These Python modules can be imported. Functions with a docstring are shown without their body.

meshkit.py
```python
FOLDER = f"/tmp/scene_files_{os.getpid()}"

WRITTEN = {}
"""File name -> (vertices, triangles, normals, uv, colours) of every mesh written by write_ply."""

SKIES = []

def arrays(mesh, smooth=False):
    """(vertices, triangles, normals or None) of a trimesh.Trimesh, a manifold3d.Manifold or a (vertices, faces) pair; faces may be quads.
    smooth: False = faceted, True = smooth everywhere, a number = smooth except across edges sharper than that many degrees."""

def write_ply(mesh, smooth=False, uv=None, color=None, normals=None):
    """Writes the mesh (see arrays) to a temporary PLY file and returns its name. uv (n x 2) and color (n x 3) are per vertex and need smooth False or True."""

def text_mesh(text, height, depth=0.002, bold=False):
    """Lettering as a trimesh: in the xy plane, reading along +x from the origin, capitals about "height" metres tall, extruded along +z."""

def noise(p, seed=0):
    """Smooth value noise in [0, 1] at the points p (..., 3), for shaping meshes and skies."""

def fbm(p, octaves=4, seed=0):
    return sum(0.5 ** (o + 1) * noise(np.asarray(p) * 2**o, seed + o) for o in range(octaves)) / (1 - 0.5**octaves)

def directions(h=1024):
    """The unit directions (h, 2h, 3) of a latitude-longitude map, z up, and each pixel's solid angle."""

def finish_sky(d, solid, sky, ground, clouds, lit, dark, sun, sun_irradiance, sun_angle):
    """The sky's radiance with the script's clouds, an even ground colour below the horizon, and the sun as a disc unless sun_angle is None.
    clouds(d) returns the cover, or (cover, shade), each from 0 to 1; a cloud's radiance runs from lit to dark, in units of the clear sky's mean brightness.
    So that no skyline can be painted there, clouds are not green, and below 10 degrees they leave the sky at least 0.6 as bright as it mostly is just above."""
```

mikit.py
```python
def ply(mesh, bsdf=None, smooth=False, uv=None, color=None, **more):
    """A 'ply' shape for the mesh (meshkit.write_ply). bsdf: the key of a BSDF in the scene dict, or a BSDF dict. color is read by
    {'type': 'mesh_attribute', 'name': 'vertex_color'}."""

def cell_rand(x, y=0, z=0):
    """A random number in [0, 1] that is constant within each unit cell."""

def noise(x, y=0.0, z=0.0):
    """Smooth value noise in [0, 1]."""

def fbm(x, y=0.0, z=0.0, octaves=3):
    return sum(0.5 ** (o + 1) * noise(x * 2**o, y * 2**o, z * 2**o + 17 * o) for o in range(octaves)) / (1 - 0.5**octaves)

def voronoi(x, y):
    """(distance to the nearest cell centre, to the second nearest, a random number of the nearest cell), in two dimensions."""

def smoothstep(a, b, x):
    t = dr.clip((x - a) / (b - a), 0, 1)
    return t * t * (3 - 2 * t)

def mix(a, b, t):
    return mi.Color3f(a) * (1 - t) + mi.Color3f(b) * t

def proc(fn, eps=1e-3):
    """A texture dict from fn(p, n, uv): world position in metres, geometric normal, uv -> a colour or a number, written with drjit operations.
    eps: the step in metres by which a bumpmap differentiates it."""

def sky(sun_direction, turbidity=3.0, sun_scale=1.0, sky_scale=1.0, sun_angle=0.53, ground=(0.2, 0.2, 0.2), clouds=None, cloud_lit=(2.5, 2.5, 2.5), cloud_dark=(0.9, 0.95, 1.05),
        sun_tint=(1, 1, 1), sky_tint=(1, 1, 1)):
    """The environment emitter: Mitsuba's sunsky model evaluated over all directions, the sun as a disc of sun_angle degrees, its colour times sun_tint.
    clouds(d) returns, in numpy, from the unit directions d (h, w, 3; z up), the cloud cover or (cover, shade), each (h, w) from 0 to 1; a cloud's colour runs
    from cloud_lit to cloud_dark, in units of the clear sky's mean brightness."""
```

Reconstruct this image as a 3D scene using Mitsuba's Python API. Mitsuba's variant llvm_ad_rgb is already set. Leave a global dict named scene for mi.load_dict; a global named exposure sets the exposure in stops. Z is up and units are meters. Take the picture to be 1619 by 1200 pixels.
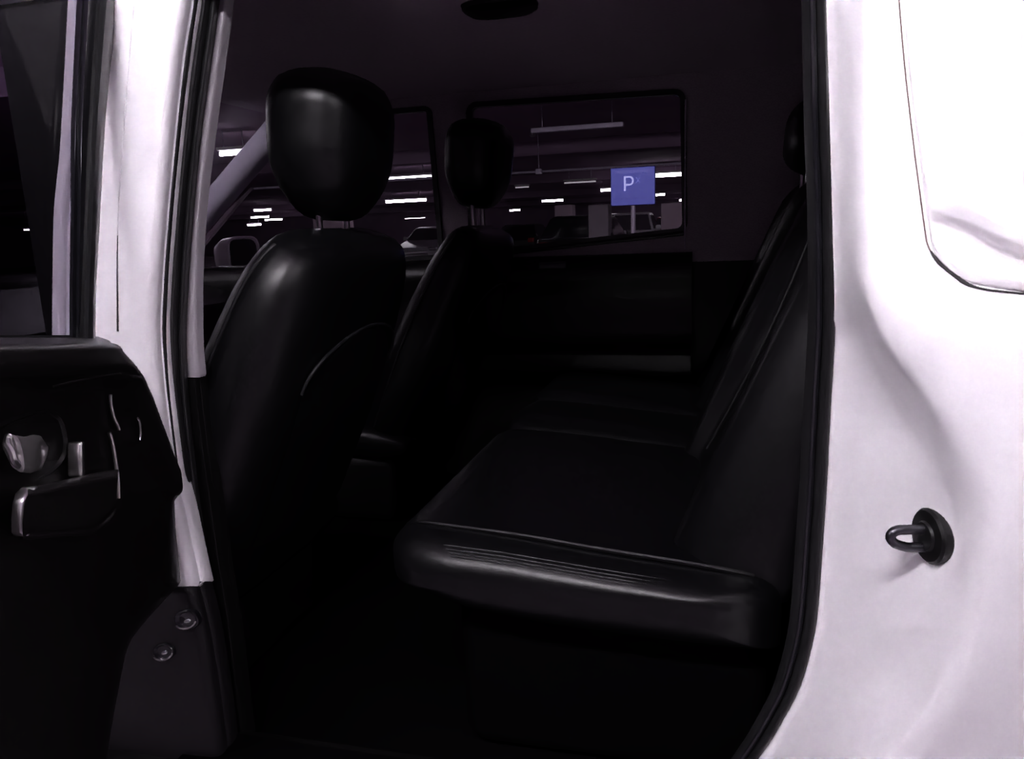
import math
import numpy as np, trimesh, mitsuba as mi, mikit, meshkit
from scipy.interpolate import PchipInterpolator, LinearNDInterpolator, NearestNDInterpolator
from shapely.geometry import Polygon
from mikit import noise, fbm, smoothstep, mix

rng = np.random.default_rng(7)
V = lambda *a: np.array(a, float)
# ---------------------------------------------------------------- camera
# world: x runs towards the rear of the car, y into the car, z up; the photographer stands beside the open rear door
EYE = V(0, 0, 1.25)
FOCAL = 1200.0
yaw, pitch, roll = math.radians(15.0), math.radians(11.22), math.radians(2.3)
f0 = V(-math.sin(yaw), math.cos(yaw), 0); r0 = V(math.cos(yaw), math.sin(yaw), 0)
FWD = f0 * math.cos(pitch) - V(0, 0, 1) * math.sin(pitch)
u0 = V(0, 0, 1) * math.cos(pitch) + f0 * math.sin(pitch)
RGT = r0 * math.cos(roll) - u0 * math.sin(roll)
UPV = u0 * math.cos(roll) + r0 * math.sin(roll)
exposure = 5.0
LAMP_TINT = V(1.0, 0.94, 1.01)
NEAR_LAMP, FAR_LAMP = 95.0, 9.0

scene = {
    'type': 'scene',
    'camera': {'type': 'perspective', 'fov': math.degrees(2 * math.atan(809.5 / FOCAL)), 'fov_axis': 'x', 'near_clip': 0.02, 'far_clip': 300.0,
               'to_world': mi.ScalarTransform4f().look_at(origin=EYE.tolist(), target=(EYE + FWD).tolist(), up=UPV.tolist())},
}
labels = {}
# ---------------------------------------------------------------- materials
def rgb(c): return {'type': 'rgb', 'value': [float(x) for x in c]}
def mat(key, color, rough=0.5, **k):
    col = color if isinstance(color, dict) else rgb(color)
    d = {'type': 'principled', 'base_color': col, 'roughness': rough}
    bump = k.pop('bump', None)
    d.update(k)
    if bump is not None:
        d = {'type': 'bumpmap', 'arbitrary': mikit.proc(bump[0], eps=2e-4), 'scale': bump[1], 'nested': d}
    scene[key] = {'type': 'twosided', 'bsdf': d}
    return key

def paint_color(p, n, uv):
    d = smoothstep(0.62, 0.8, fbm(p.x * 14, p.y * 14, p.z * 9, 3)) * 0.10
    return mix((0.84, 0.82, 0.835), (0.72, 0.69, 0.70), d)
def headliner_color(p, n, uv):
    return mix((0.34, 0.28, 0.34), (0.42, 0.35, 0.41), noise(p.x * 300, p.y * 300, p.z * 300))
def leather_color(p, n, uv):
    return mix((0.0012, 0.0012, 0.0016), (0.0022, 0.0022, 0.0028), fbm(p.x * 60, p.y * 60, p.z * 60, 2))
def concrete_color(p, n, uv):
    return mix((0.24, 0.15, 0.25), (0.34, 0.24, 0.34), fbm(p.x * 0.8, p.y * 0.8, p.z * 0.8, 3))
def floor_color(p, n, uv):
    return mix((0.16, 0.13, 0.16), (0.24, 0.20, 0.24), fbm(p.x * 0.9, p.y * 0.9, 0, 3))

mat('white_paint', mikit.proc(paint_color), 0.35, specular=0.5, clearcoat=0.6, clearcoat_gloss=0.9)
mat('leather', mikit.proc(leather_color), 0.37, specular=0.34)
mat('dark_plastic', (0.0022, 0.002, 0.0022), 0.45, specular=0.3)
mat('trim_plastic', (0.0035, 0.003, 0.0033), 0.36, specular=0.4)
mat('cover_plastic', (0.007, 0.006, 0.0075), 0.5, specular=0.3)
mat('rubber', (0.014, 0.014, 0.015), 0.33, specular=0.5)
mat('gloss_black', (0.008, 0.008, 0.010), 0.16, specular=0.6)
mat('headliner_cloth', mikit.proc(headliner_color), 0.9, specular=0.1)
mat('pillar_cloth', (0.66, 0.62, 0.74), 0.7, specular=0.2)
mat('flange_grey', (0.27, 0.25, 0.27), 0.6, specular=0.3)
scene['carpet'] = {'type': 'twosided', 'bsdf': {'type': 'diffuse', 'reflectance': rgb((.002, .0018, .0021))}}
mat('chrome', (0.80, 0.79, 0.80), 0.12, metallic=1.0)
mat('satin_metal', (0.62, 0.60, 0.60), 0.28, metallic=1.0)
mat('handle_metal', (0.85, 0.83, 0.82), 0.22, metallic=0.92)
mat('dull_metal', (0.10, 0.10, 0.11), 0.35, metallic=1.0)
mat('seam_brown', (0.16, 0.11, 0.10), 0.7)
mat('seam_dark', (0.02, 0.018, 0.02), 0.7)
mat('stitch', (0.007, 0.007, 0.008), 0.4, specular=0.3)
mat('concrete', mikit.proc(concrete_color), 0.85, specular=0.2)
mat('garage_floor', mikit.proc(floor_color), 0.5, specular=0.4)
mat('column_paint', (0.62, 0.47, 0.58), 0.6)
mat('concrete_wall', (0.42, 0.36, 0.42), 0.7)
mat('lamp_housing', (0.5, 0.48, 0.5), 0.5)
mat('steel_pipe', (0.50, 0.44, 0.56), 0.45, metallic=0.3)
mat('tail_red', (0.35, 0.02, 0.02), 0.25, specular=0.5)
mat('button_red', (0.05, 0.004, 0.005), 0.5, specular=0.2)
mat('tyre', (0.012, 0.012, 0.012), 0.7)
mat('car_silver', (0.45, 0.43, 0.47), 0.22, specular=0.5, clearcoat=1.0)
mat('car_white', (0.70, 0.66, 0.70), 0.25, specular=0.5, clearcoat=1.0)
mat('car_black', (0.015, 0.014, 0.016), 0.14, specular=0.6, clearcoat=1.0)
mat('car_red', (0.16, 0.02, 0.03), 0.2, specular=0.5, clearcoat=1.0)
mat('car_glass', (0.02, 0.02, 0.025), 0.06, specular=0.7)
mat('sign_back', (0.05, 0.06, 0.25), 0.4)
scene['clear_glass'] = {'type': 'thindielectric', 'int_ior': 1.5, 'specular_transmittance': rgb((0.86, 0.84, 0.88)), 'specular_reflectance': rgb((0.6, 0.6, 0.6))}
scene['tinted_glass'] = {'type': 'thindielectric', 'int_ior': 1.5, 'specular_transmittance': rgb((0.31, 0.29, 0.34)), 'specular_reflectance': rgb((0.06, 0.06, 0.06))}
def emitter(c): return {'type': 'area', 'radiance': rgb(np.asarray(c) / 2.0 ** exposure)}   # c is given as it shows in the picture

# ---------------------------------------------------------------- helpers
def ray(px, py):
    return FWD + RGT * ((px - 809.5) / FOCAL) - UPV * ((py - 600) / FOCAL)
def atY(px, py, y): d = ray(px, py); return EYE + d * (y / d[1])
def atX(px, py, x): d = ray(px, py); return EYE + d * (x / d[0])
def atZ(px, py, z): d = ray(px, py); return EYE + d * ((z - EYE[2]) / d[2])
def project(P):
    q = np.asarray(P) - EYE
    w = q @ FWD
    return np.stack([809.5 + FOCAL * (q @ RGT) / w, 600 - FOCAL * (q @ UPV) / w], -1)

def numbered(key):
    if key not in scene and key not in labels: return key
    n = 1
    while f'{key}_{n:03d}' in scene or f'{key}_{n:03d}' in labels: n += 1
    return f'{key}_{n:03d}'
def thing(name, label, category, group=None, kind=None):
    key = numbered(name)
    labels[key] = {'label': label, 'category': category}
    if group: labels[key]['group'] = group
    if kind: labels[key]['kind'] = kind
    return key
def obj(name, mesh, m, parent=None, smooth=35, label=None, **more):
    key = numbered(f'{parent}__{name}' if parent else name)
    scene[key] = mikit.ply(mesh, m, smooth=smooth, **more)
    if label: labels[key] = {'label': label}
    return key
def struct(name, mesh, m, smooth=False):
    scene[name] = mikit.ply(mesh, m, smooth=smooth)
    labels[name] = {'kind': 'structure'}
    return name

def dense(net, nu=8, nv=8):
    """net (rows, cols, 3) of world points -> smooth denser grid (monotone cubic both ways)."""
    net = np.asarray(net, float)
    r, c = net.shape[:2]
    a = PchipInterpolator(np.arange(r), net, axis=0)(np.linspace(0, r - 1, (r - 1) * nu + 1))
    return PchipInterpolator(np.arange(c), a, axis=1)(np.linspace(0, c - 1, (c - 1) * nv + 1))
def grid_mesh(g, thick=None):
    """quad grid; thick = a vector that gives it a back side (closed)."""
    n, m = g.shape[:2]
    idx = np.arange(n * m).reshape(n, m)
    q = np.stack([idx[:-1, :-1], idx[:-1, 1:], idx[1:, 1:], idx[1:, :-1]], -1).reshape(-1, 4)
    v = g.reshape(-1, 3)
    f = [q]
    if thick is not None:
        k = n * m
        v = np.vstack([v, v + np.asarray(thick, float)])
        f.append(q[:, ::-1] + k)
        ring = np.concatenate([idx[0, :], idx[1:, -1], idx[-1, -2::-1], idx[-2:0:-1, 0]])
        nxt = np.roll(ring, -1)
        f.append(np.stack([ring, ring + k, nxt + k, nxt], -1))
    return v, np.vstack(f)
def loft(rings, caps=True):
    rings = np.asarray(rings, float)
    n, m = rings.shape[:2]
    idx = np.arange(n * m).reshape(n, m)
    a, b = idx[:-1], idx[1:]
    q = np.stack([a, np.roll(a, -1, 1), np.roll(b, -1, 1), b], -1).reshape(-1, 4)
    tri = np.vstack([q[:, [0, 1, 2]], q[:, [0, 2, 3]]])
    v = rings.reshape(-1, 3)
    if caps:
        v = np.vstack([v, rings[0].mean(0), rings[-1].mean(0)])
        c0, c1 = n * m, n * m + 1
        tri = np.vstack([tri, np.stack([np.full(m, c0), np.roll(idx[0], -1), idx[0]], -1), np.stack([np.full(m, c1), idx[-1], np.roll(idx[-1], -1)], -1)])
    t = trimesh.Trimesh(v, tri, process=False)
    return t
def tube(pts, r, n=10, flat=1.0):
    pts = np.asarray(pts, float)
    r = np.broadcast_to(np.asarray(r, float), (len(pts),))
    d = np.gradient(pts, axis=0); d /= np.linalg.norm(d, axis=1, keepdims=True)
    ref = V(0, 0, 1) if abs(d[0] @ V(0, 0, 1)) < 0.9 else V(1, 0, 0)
    rings = []
    s = np.cross(d[0], ref); s /= np.linalg.norm(s)
    for p, t, rr in zip(pts, d, r):
        s = s - t * (s @ t); s /= np.linalg.norm(s)
        b = np.cross(t, s)
        a = np.linspace(0, 2 * math.pi, n, endpoint=False)
        rings.append(p + rr * (np.cos(a)[:, None] * s + flat * np.sin(a)[:, None] * b))
    return loft(rings)
def curve(pts, n=40):
    pts = np.asarray(pts, float)
    return PchipInterpolator(np.arange(len(pts)), pts, axis=0)(np.linspace(0, len(pts) - 1, n))
def superring(c, ax, ay, a, b, e=2.6, n=48):
    t = np.linspace(0, 2 * math.pi, n, endpoint=False)
    ct, st = np.cos(t), np.sin(t)
    x = np.sign(ct) * np.abs(ct) ** (2 / e) * a
    y = np.sign(st) * np.abs(st) ** (2 / e) * b
    return c + x[:, None] * ax + y[:, None] * ay
def rbox(c, h, r=0.01):
    """rounded box: centre, half sizes, edge radius"""
    c, h = np.asarray(c, float), np.asarray(h, float)
    r = min(r, h.min() * 0.95)
    ax, ay = V(1, 0, 0), V(0, 1, 0)
    rings = []
    for z, k in [(-h[2], 1), (-h[2] + 0.3 * r, 0.3), (-h[2] + r, 0), (h[2] - r, 0), (h[2] - 0.3 * r, 0.3), (h[2], 1)]:
        ins = r * k
        a, b = h[0] - ins, h[1] - ins
        q = []
        for sx, sy, t0 in ((1, 1, 0), (-1, 1, 90), (-1, -1, 180), (1, -1, 270)):
            for t in np.radians(np.linspace(t0, t0 + 90, 4)):
                q.append(c + V(sx * (a - r * 0.99 * (a > r)) + r * math.cos(t) * (a > r), sy * (b - r * 0.99 * (b > r)) + r * math.sin(t) * (b > r), z))
        rings.append(q)
    return loft(rings)
def surface(px, y):
    lin, near = LinearNDInterpolator(px, y), NearestNDInterpolator(px, y)
    def f(a, b):
        v = float(lin(a, b))
        return v if math.isfinite(v) else float(near(a, b))
    return f
def box(lo, hi):
    lo, hi = np.asarray(lo, float), np.asarray(hi, float)
    return trimesh.creation.box(extents=hi - lo, transform=trimesh.transformations.translation_matrix((lo + hi) / 2))
def frame_mesh(mesh, o, ax, ay, az):
    m = mesh.copy(); m.vertices = o + mesh.vertices[:, :1] * ax + mesh.vertices[:, 1:2] * ay + mesh.vertices[:, 2:3] * az
    return m
def extrude(poly, depth): return trimesh.creation.extrude_polygon(poly, depth, engine='earcut')
def join(*ms): return trimesh.util.concatenate([m if isinstance(m, trimesh.Trimesh) else trimesh.Trimesh(m[0], np.vstack([m[1][:, [0, 1, 2]], m[1][:, [0, 2, 3]]]), process=False) for m in ms])

# ================================================================ GARAGE (the setting)
GX0, GX1, GY0, GY1, GH = -46.0, 34.0, -9.0, 62.0, 2.95
struct('floor', box((GX0, GY0, -0.2), (GX1, GY1, 0)), 'garage_floor')
struct('ceiling', box((GX0, GY0, GH), (GX1, GY1, GH + 0.2)), 'concrete')
struct('wall_front', box((GX0, GY1, 0), (GX1, GY1 + 0.2, GH)), 'concrete')
struct('wall_back', box((GX0, GY0 - 0.2, 0), (GX1, GY0, GH)), 'concrete')
struct('wall_left', box((GX0 - 0.2, GY0, 0), (GX0, GY1, GH)), 'concrete')
struct('wall_right', box((GX1, GY0, 0), (GX1 + 0.2, GY1, GH)), 'concrete')

LAMPS = 'garage ceiling lamps'
def lamp_at(c, length, label, radiance, width=0.10, group=LAMPS, tint=LAMP_TINT):
    k = thing('fluorescent_lamp', label, 'lamp', group)
    c = np.asarray(c, float)
    obj('housing', rbox(c + V(0, 0, 0.075), (length / 2 + 0.03, width * 0.8, 0.025), 0.008), 'lamp_housing', k)
    prof = [c + V(-length / 2, 0, 0), c + V(length / 2, 0, 0)]
    obj('tube', tube(np.linspace(prof[0], prof[1], 4), width / 2, 10), 'lamp_housing', k, emitter=emitter(tint * radiance))
    for sx in (-0.35, 0.35):
        obj('hanger_rod', tube([c + V(sx * length, 0, 0.09), V(c[0] + sx * length, c[1], GH - 0.001)], 0.008, 6), 'steel_pipe', k)
    return k
def lamp_px(x0, x1, py, z, label, radiance=FAR_LAMP, width=0.10):
    m = atZ((x0 + x1) / 2, py, z)
    a, b = atY(x0, py, m[1]), atY(x1, py, m[1])
    return lamp_at(m, abs(b[0] - a[0]), label, radiance, width)
# lamps that the photo shows
lamp_px(348, 392, 242, 2.6, 'lit ceiling lamp seen through the windscreen just above the front pillar', 12, 0.075)
lamp_px(402, 428, 332, 2.6, 'topmost lit ceiling lamp of the cluster left of the driver headrest', FAR_LAMP, 0.13)
lamp_px(397, 425, 343, 2.5, 'second lit ceiling lamp down in the cluster left of the driver headrest', FAR_LAMP, 0.14)
lamp_px(419, 446, 347, 2.45, 'rightmost lit ceiling lamp of the cluster left of the driver headrest', FAR_LAMP, 0.14)
lamp_px(392, 412, 355, 2.35, 'lowest lit ceiling lamp of the cluster left of the driver headrest', FAR_LAMP, 0.22)
lamp_px(600, 682, 282, 2.6, 'topmost lit ceiling lamp between the two front headrests', FAR_LAMP, 0.08)
lamp_px(610, 673, 317, 2.6, 'second lit ceiling lamp down between the two front headrests', FAR_LAMP, 0.16)
lamp_px(640, 672, 345, 2.4, 'thin faint ceiling lamp low between the two front headrests', 3, 0.07)
lamp_px(857, 890, 317, 2.6, 'lit ceiling lamp above the pink wall beside the passenger headrest', FAR_LAMP, 0.15)
lamp_px(806, 822, 332, 2.55, 'small lit ceiling lamp close to the passenger headrest', FAR_LAMP, 0.18)
lamp_px(1005, 1079, 277, 2.6, 'large lit ceiling lamp just right of the blue parking sign', FAR_LAMP, 0.13)
lamp_px(950, 975, 300, 2.6, 'lit ceiling lamp just left of the blue parking sign', FAR_LAMP, 0.13)
lamp_px(1020, 1051, 308, 2.6, 'lit ceiling lamp low at the right edge of the blue parking sign', FAR_LAMP, 0.14)
lamp_px(1074, 1092, 316, 2.55, 'lit ceiling lamp at the right edge of the far rear window', FAR_LAMP, 0.15)
lamp_px(1060, 1077, 322, 2.5, 'lowest lit ceiling lamp near the right edge of the far rear window', FAR_LAMP, 0.15)
lamp_px(815, 836, 296, 2.6, 'thin dim ceiling lamp line just right of the passenger headrest', 0.3, 0.05)
lamp_px(892, 942, 288, 2.6, 'thin dim ceiling lamp line left of the blue parking sign', 0.3, 0.05)
lamp_px(75, 99, 338, 2.6, 'lit ceiling lamp seen through the glass of the open rear door', 25, 0.08)
lamp_px(38, 66, 363, 2.1, 'dimmer low lamp seen through the glass of the open rear door', 12, 0.08)
# the row of lamps over the lane behind the photographer lights the car
for x, e in ((-2.7, .9), (-0.38, 1.55), (2.2, .7), (4.65, 1.0)):
    lamp_at((x, -0.6, 2.52), 1.2, 'lit ceiling lamp over the lane beside the open car door', NEAR_LAMP * e, 0.08, 'lamps over the lane beside the car')
for x in (-11.6, -9.2, -6.8, -4.4):
    lamp_at((x, 4.9, 2.72), 1.2, 'lit ceiling lamp over the lane on the far side of the car', 25, 0.08, 'lamps over the lane beyond the car')
# unlit batten and its sensor
m = atZ(912, 202, 2.62); a, b = atY(840, 202, m[1]), atY(986, 202, m[1])
k = thing('ceiling_batten', 'unlit grey ceiling batten seen at the top of the far rear window', 'batten')
obj('housing', rbox((m[0], m[1], m[2]), ((b[0] - a[0]) / 2, 0.06, 0.035), 0.012), 'steel_pipe', k)
obj('hanger_rod', tube([m + V(-0.5, 0, 0.02), V(m[0] - 0.5, m[1], GH - 0.001)], 0.008, 6), 'steel_pipe', k)
obj('hanger_rod', tube([m + V(0.5, 0, 0.02), V(m[0] + 0.5, m[1], GH - 0.001)], 0.008, 6), 'steel_pipe', k)
s = atY(842, 212, m[1])
obj('sensor', tube([s + V(0, 0, 0.06), s + V(0, 0, -0.02), s + V(0, 0, -0.04)], [0.03, 0.045, 0.025], 12), 'chrome', k, label='round sensor under the batten')
# conduits along the ceiling
for (x0, y0), (x1, y1), z, lab in (((700, 281), (1100, 256), 2.28, 'grey conduit pipe running across the far rear window above the parking sign'),):
    q = atZ((x0 + x1) / 2, (y0 + y1) / 2, z)
    p0, p1 = atY(x0 - 300, y0, q[1]), atY(x1 + 200, y1, q[1])
    k = thing('conduit_pipe', lab, 'pipe')
    obj('pipe', tube([V(p0[0], q[1], z), V((p0[0] + p1[0]) / 2, q[1], z), V(p1[0], q[1], z)], 0.022, 8), 'steel_pipe', k)
    for px in (852, 1086):
        c = atY(px, 268, q[1])
        obj('junction_box', rbox((c[0], q[1], z), (0.06, 0.05, 0.05), 0.01), 'steel_pipe', k)
        obj('hanger_rod', tube([V(c[0], q[1], z), V(c[0], q[1], GH - 0.001)], 0.008, 6), 'steel_pipe', k)
# ceiling beams
for i, y in enumerate((6.2, 15.5, 25.0, 36.0, 48.0)):
    k = thing('ceiling_beam', 'dark concrete beam under the garage ceiling, number %s from the car' % ('one', 'two', 'three', 'four', 'five')[i], 'beam', kind='structure')
    scene[k] = mikit.ply(box((GX0, y, 2.68), (GX1, y + 0.5, GH)), 'concrete')
# columns
def column(px0, px1, y, label, m='column_paint', top=GH):
    a, b = atY(px0, 350, y), atY(px1, 350, y)
    k = thing('low_partition', label, 'low wall', kind='structure')
    scene[k] = mikit.ply(rbox(((a[0] + b[0]) / 2, y + 0.3, top / 2), ((b[0] - a[0]) / 2, 0.3, top / 2), 0.03), m, smooth=35)
column(494, 542, 17.5, 'pink painted low wall below the driver headrest', top=1.75)
column(877, 905, 24.0, 'pink painted low wall beside the passenger headrest', top=1.92)
column(930, 962, 17.0, 'grey pink low wall left under the blue parking sign', 'concrete_wall', top=1.70)
column(1045, 1082, 27.0, 'pale low wall at the right edge of the far rear window', top=1.90)
# parking sign
SY = 8.0
c0, c1 = atY(966, 267, SY), atY(1035, 322, SY)
sw, sh = c1[0] - c0[0], c0[2] - c1[2]; sc = (c0 + c1) / 2
k = thing('parking_sign', 'blue backlit parking sign with a pale letter P on a thin post', 'sign')
obj('case', rbox((sc[0], SY + 0.03, sc[2]), (sw / 2 + 0.008, 0.028, sh / 2 + 0.008), 0.01), 'sign_back', k)
obj('face', box((sc[0] - sw / 2, SY - 0.004, sc[2] - sh / 2), (sc[0] + sw / 2, SY + 0.004, sc[2] + sh / 2)), 'sign_back', k, emitter=emitter((0.045, 0.05, 0.25)))
ex, ez, ey = V(1, 0, 0), V(0, 0, 1), V(0, -1, 0)
obj('letter', frame_mesh(meshkit.text_mesh('P', sh * 0.40, 0.004), V(sc[0] - sw * 0.24, SY - 0.005, sc[2] - sh * 0.12), ex, ez, ey), 'sign_back', k, emitter=emitter((0.45, 0.45, 0.85)), label='pale letter P')
obj('letter', frame_mesh(meshkit.text_mesh('x', sh * 0.2, 0.004), V(sc[0] + sw * 0.06, SY - 0.005, sc[2] + sh * 0.08), ex, ez, ey), 'sign_back', k, emitter=emitter((0.13, 0.14, 0.5)), label='small faint mark')
obj('bar', box((sc[0] - sw * 0.4, SY - 0.007, sc[2] + sh * 0.36), (sc[0] + sw * 0.4, SY - 0.003, sc[2] + sh * 0.44)), 'sign_back', k, emitter=emitter((0.08, 0.08, 0.30)))
obj('bar', box((sc[0] - sw * 0.45, SY - 0.007, sc[2] - sh * 0.34), (sc[0] + sw * 0.45, SY - 0.003, sc[2] - sh * 0.31)), 'sign_back', k, emitter=emitter((0.03, 0.03, 0.18)))
p = atY(1001, 340, SY + 0.03)
obj('post', tube([V(p[0], SY + 0.045, 0.0), V(p[0], SY + 0.045, sc[2])], 0.024, 12), 'steel_pipe', k)

# ---------------------------------------------------------------- parked cars
def parked_car(px, y, facing, paint, h, label, light=None, w=1.8):
    """a small car standing in the bays beyond; px = image column of its middle, y = distance, facing 0 = nose towards us"""
    L = 4.3
    k = thing('parked_car', label, 'car', 'parked cars across the garage')
    cx = atY(px, 360, y)[0]
    prof = [(0, 0.30), (0.02, 0.62), (0.10, 0.78), (1.05, 0.98), (1.15, 1.0), (3.55, 1.02), (4.15, 1.0), (4.28, 0.85), (4.3, 0.32)]
    sgn = 1 if facing == 0 else -1
    def pt(l, x, z): return V(cx + x, y + (l if sgn > 0 else L - l), z)
    def shell(outline, hw_bottom, hw_top, z0, z1, taper=0.10):
        out = Polygon(outline)
        rings = []
        pts = np.array(out.exterior.coords[:-1])
        for x in (-1, -0.93, 0.93, 1):
            ring = []
            ins = 0.05 if abs(x) == 1 else 0.0
            ce = pts.mean(0)
            for l, z in pts:
                wz = hw_bottom + (hw_top - hw_bottom) * (z - z0) / (z1 - z0)
                q = ce + (V(l, z) - ce) * (1 - ins)
                ring.append(pt(q[0], x * wz, q[1]))
            rings.append(ring)
        return loft(rings)
    zs = h / 1.45
    body = [(l, 0.22 + (z - 0.3) * zs * 1.05) for l, z in prof] + [(3.9, 0.24), (0.4, 0.24)]
    obj('body', shell(body, w / 2, w / 2 * 0.97, 0.2, 1.1 * zs), paint, k)
    zb = 0.22 + 0.70 * zs * 1.05
    cab = [(1.05, zb - 0.05), (1.75, h - 0.06), (2.1, h), (3.1, h), (3.5, h - 0.06), (4.05, zb - 0.05)]
    obj('cabin', shell(cab, w / 2 * 0.93, w / 2 * 0.72, zb, h), paint, k)
    # windscreen, rear window, side windows as panes a little proud of the cabin
    for (la, za, lb, zb2, name) in ((1.12, zb + 0.02, 1.70, h - 0.09, 'windscreen'), (3.98, zb + 0.02, 3.55, h - 0.09, 'rear_window')):
        d = -0.02 if name == 'windscreen' else 0.02
        wa, wb = w / 2 * 0.86, w / 2 * 0.70
        g = np.array([[pt(la + d, -wa, za), pt(la + d, wa, za)], [pt(lb + d, -wb, zb2 + 0.015), pt(lb + d, wb, zb2 + 0.015)]])
        obj(name, grid_mesh(g, (0, 0, -0.012)), 'car_glass', k)
    for sx in (-1, 1):
        g = np.array([[pt(1.45, sx * w / 2 * 0.925, zb + 0.04), pt(3.75, sx * w / 2 * 0.925, zb + 0.04)], [pt(1.95, sx * (w / 2 * 0.755), h - 0.09), pt(3.35, sx * (w / 2 * 0.755), h - 0.09)]])
        obj('side_window', grid_mesh(g, (sx * 0.012, 0, 0)), 'car_glass', k)
        obj('headlight', rbox(pt(0.06, sx * w * 0.36, 0.66 * zs), (0.17, 0.06, 0.07), 0.03), 'chrome', k, **({'emitter': emitter(light)} if light else {}))
        obj('tail_light', rbox(pt(4.24, sx * w * 0.38, 0.80 * zs), (0.13, 0.06, 0.09), 0.03), 'tail_red', k)
        obj('side_mirror', rbox(pt(1.5, sx * (w / 2 + 0.08), zb + 0.08), (0.09, 0.05, 0.07), 0.03), paint, k)
        for l in (0.8, 3.4):
            obj('wheel', tube([pt(l, sx * (w / 2 - 0.2), 0.32), pt(l, sx * (w / 2 + 0.005), 0.32)], 0.32, 20), 'tyre', k)
    g = rbox(pt(0.0, 0, 0.52 * zs), (w * 0.26, 0.03, 0.06), 0.02)
    obj('grille', g, 'chrome', k)
    return k
parked_car(655, 26.0, 0, 'car_silver', 1.46, 'pale silver car parked between the two front headrests, nose towards the viewer', None)
parked_car(985, 24.0, 0, 'car_silver', 1.62, 'silver car with bright bands parked under the blue parking sign', None)
parked_car(905, 17.0, 1, 'car_black', 1.50, 'black car parked in front of the pink wall in the far rear window')
parked_car(428, 20.0, 0, 'car_white', 1.46, 'pale lilac car under the lamp cluster left of the driver headrest')
parked_car(812, 30.0, 1, 'car_black', 1.42, 'black car with red lamps half hidden by the passenger headrest')
parked_car(1062, 33.0, 1, 'car_red', 1.50, 'dark red car parked at the right edge of the far rear window')
parked_car(545, 35.0, 1, 'car_black', 1.42, 'dark car behind the driver headrest beside the pink wall')

# ================================================================ THE SUV
suv = thing('suv', 'white sport utility car with its rear side door open, photographed from beside the door', 'car')
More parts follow.
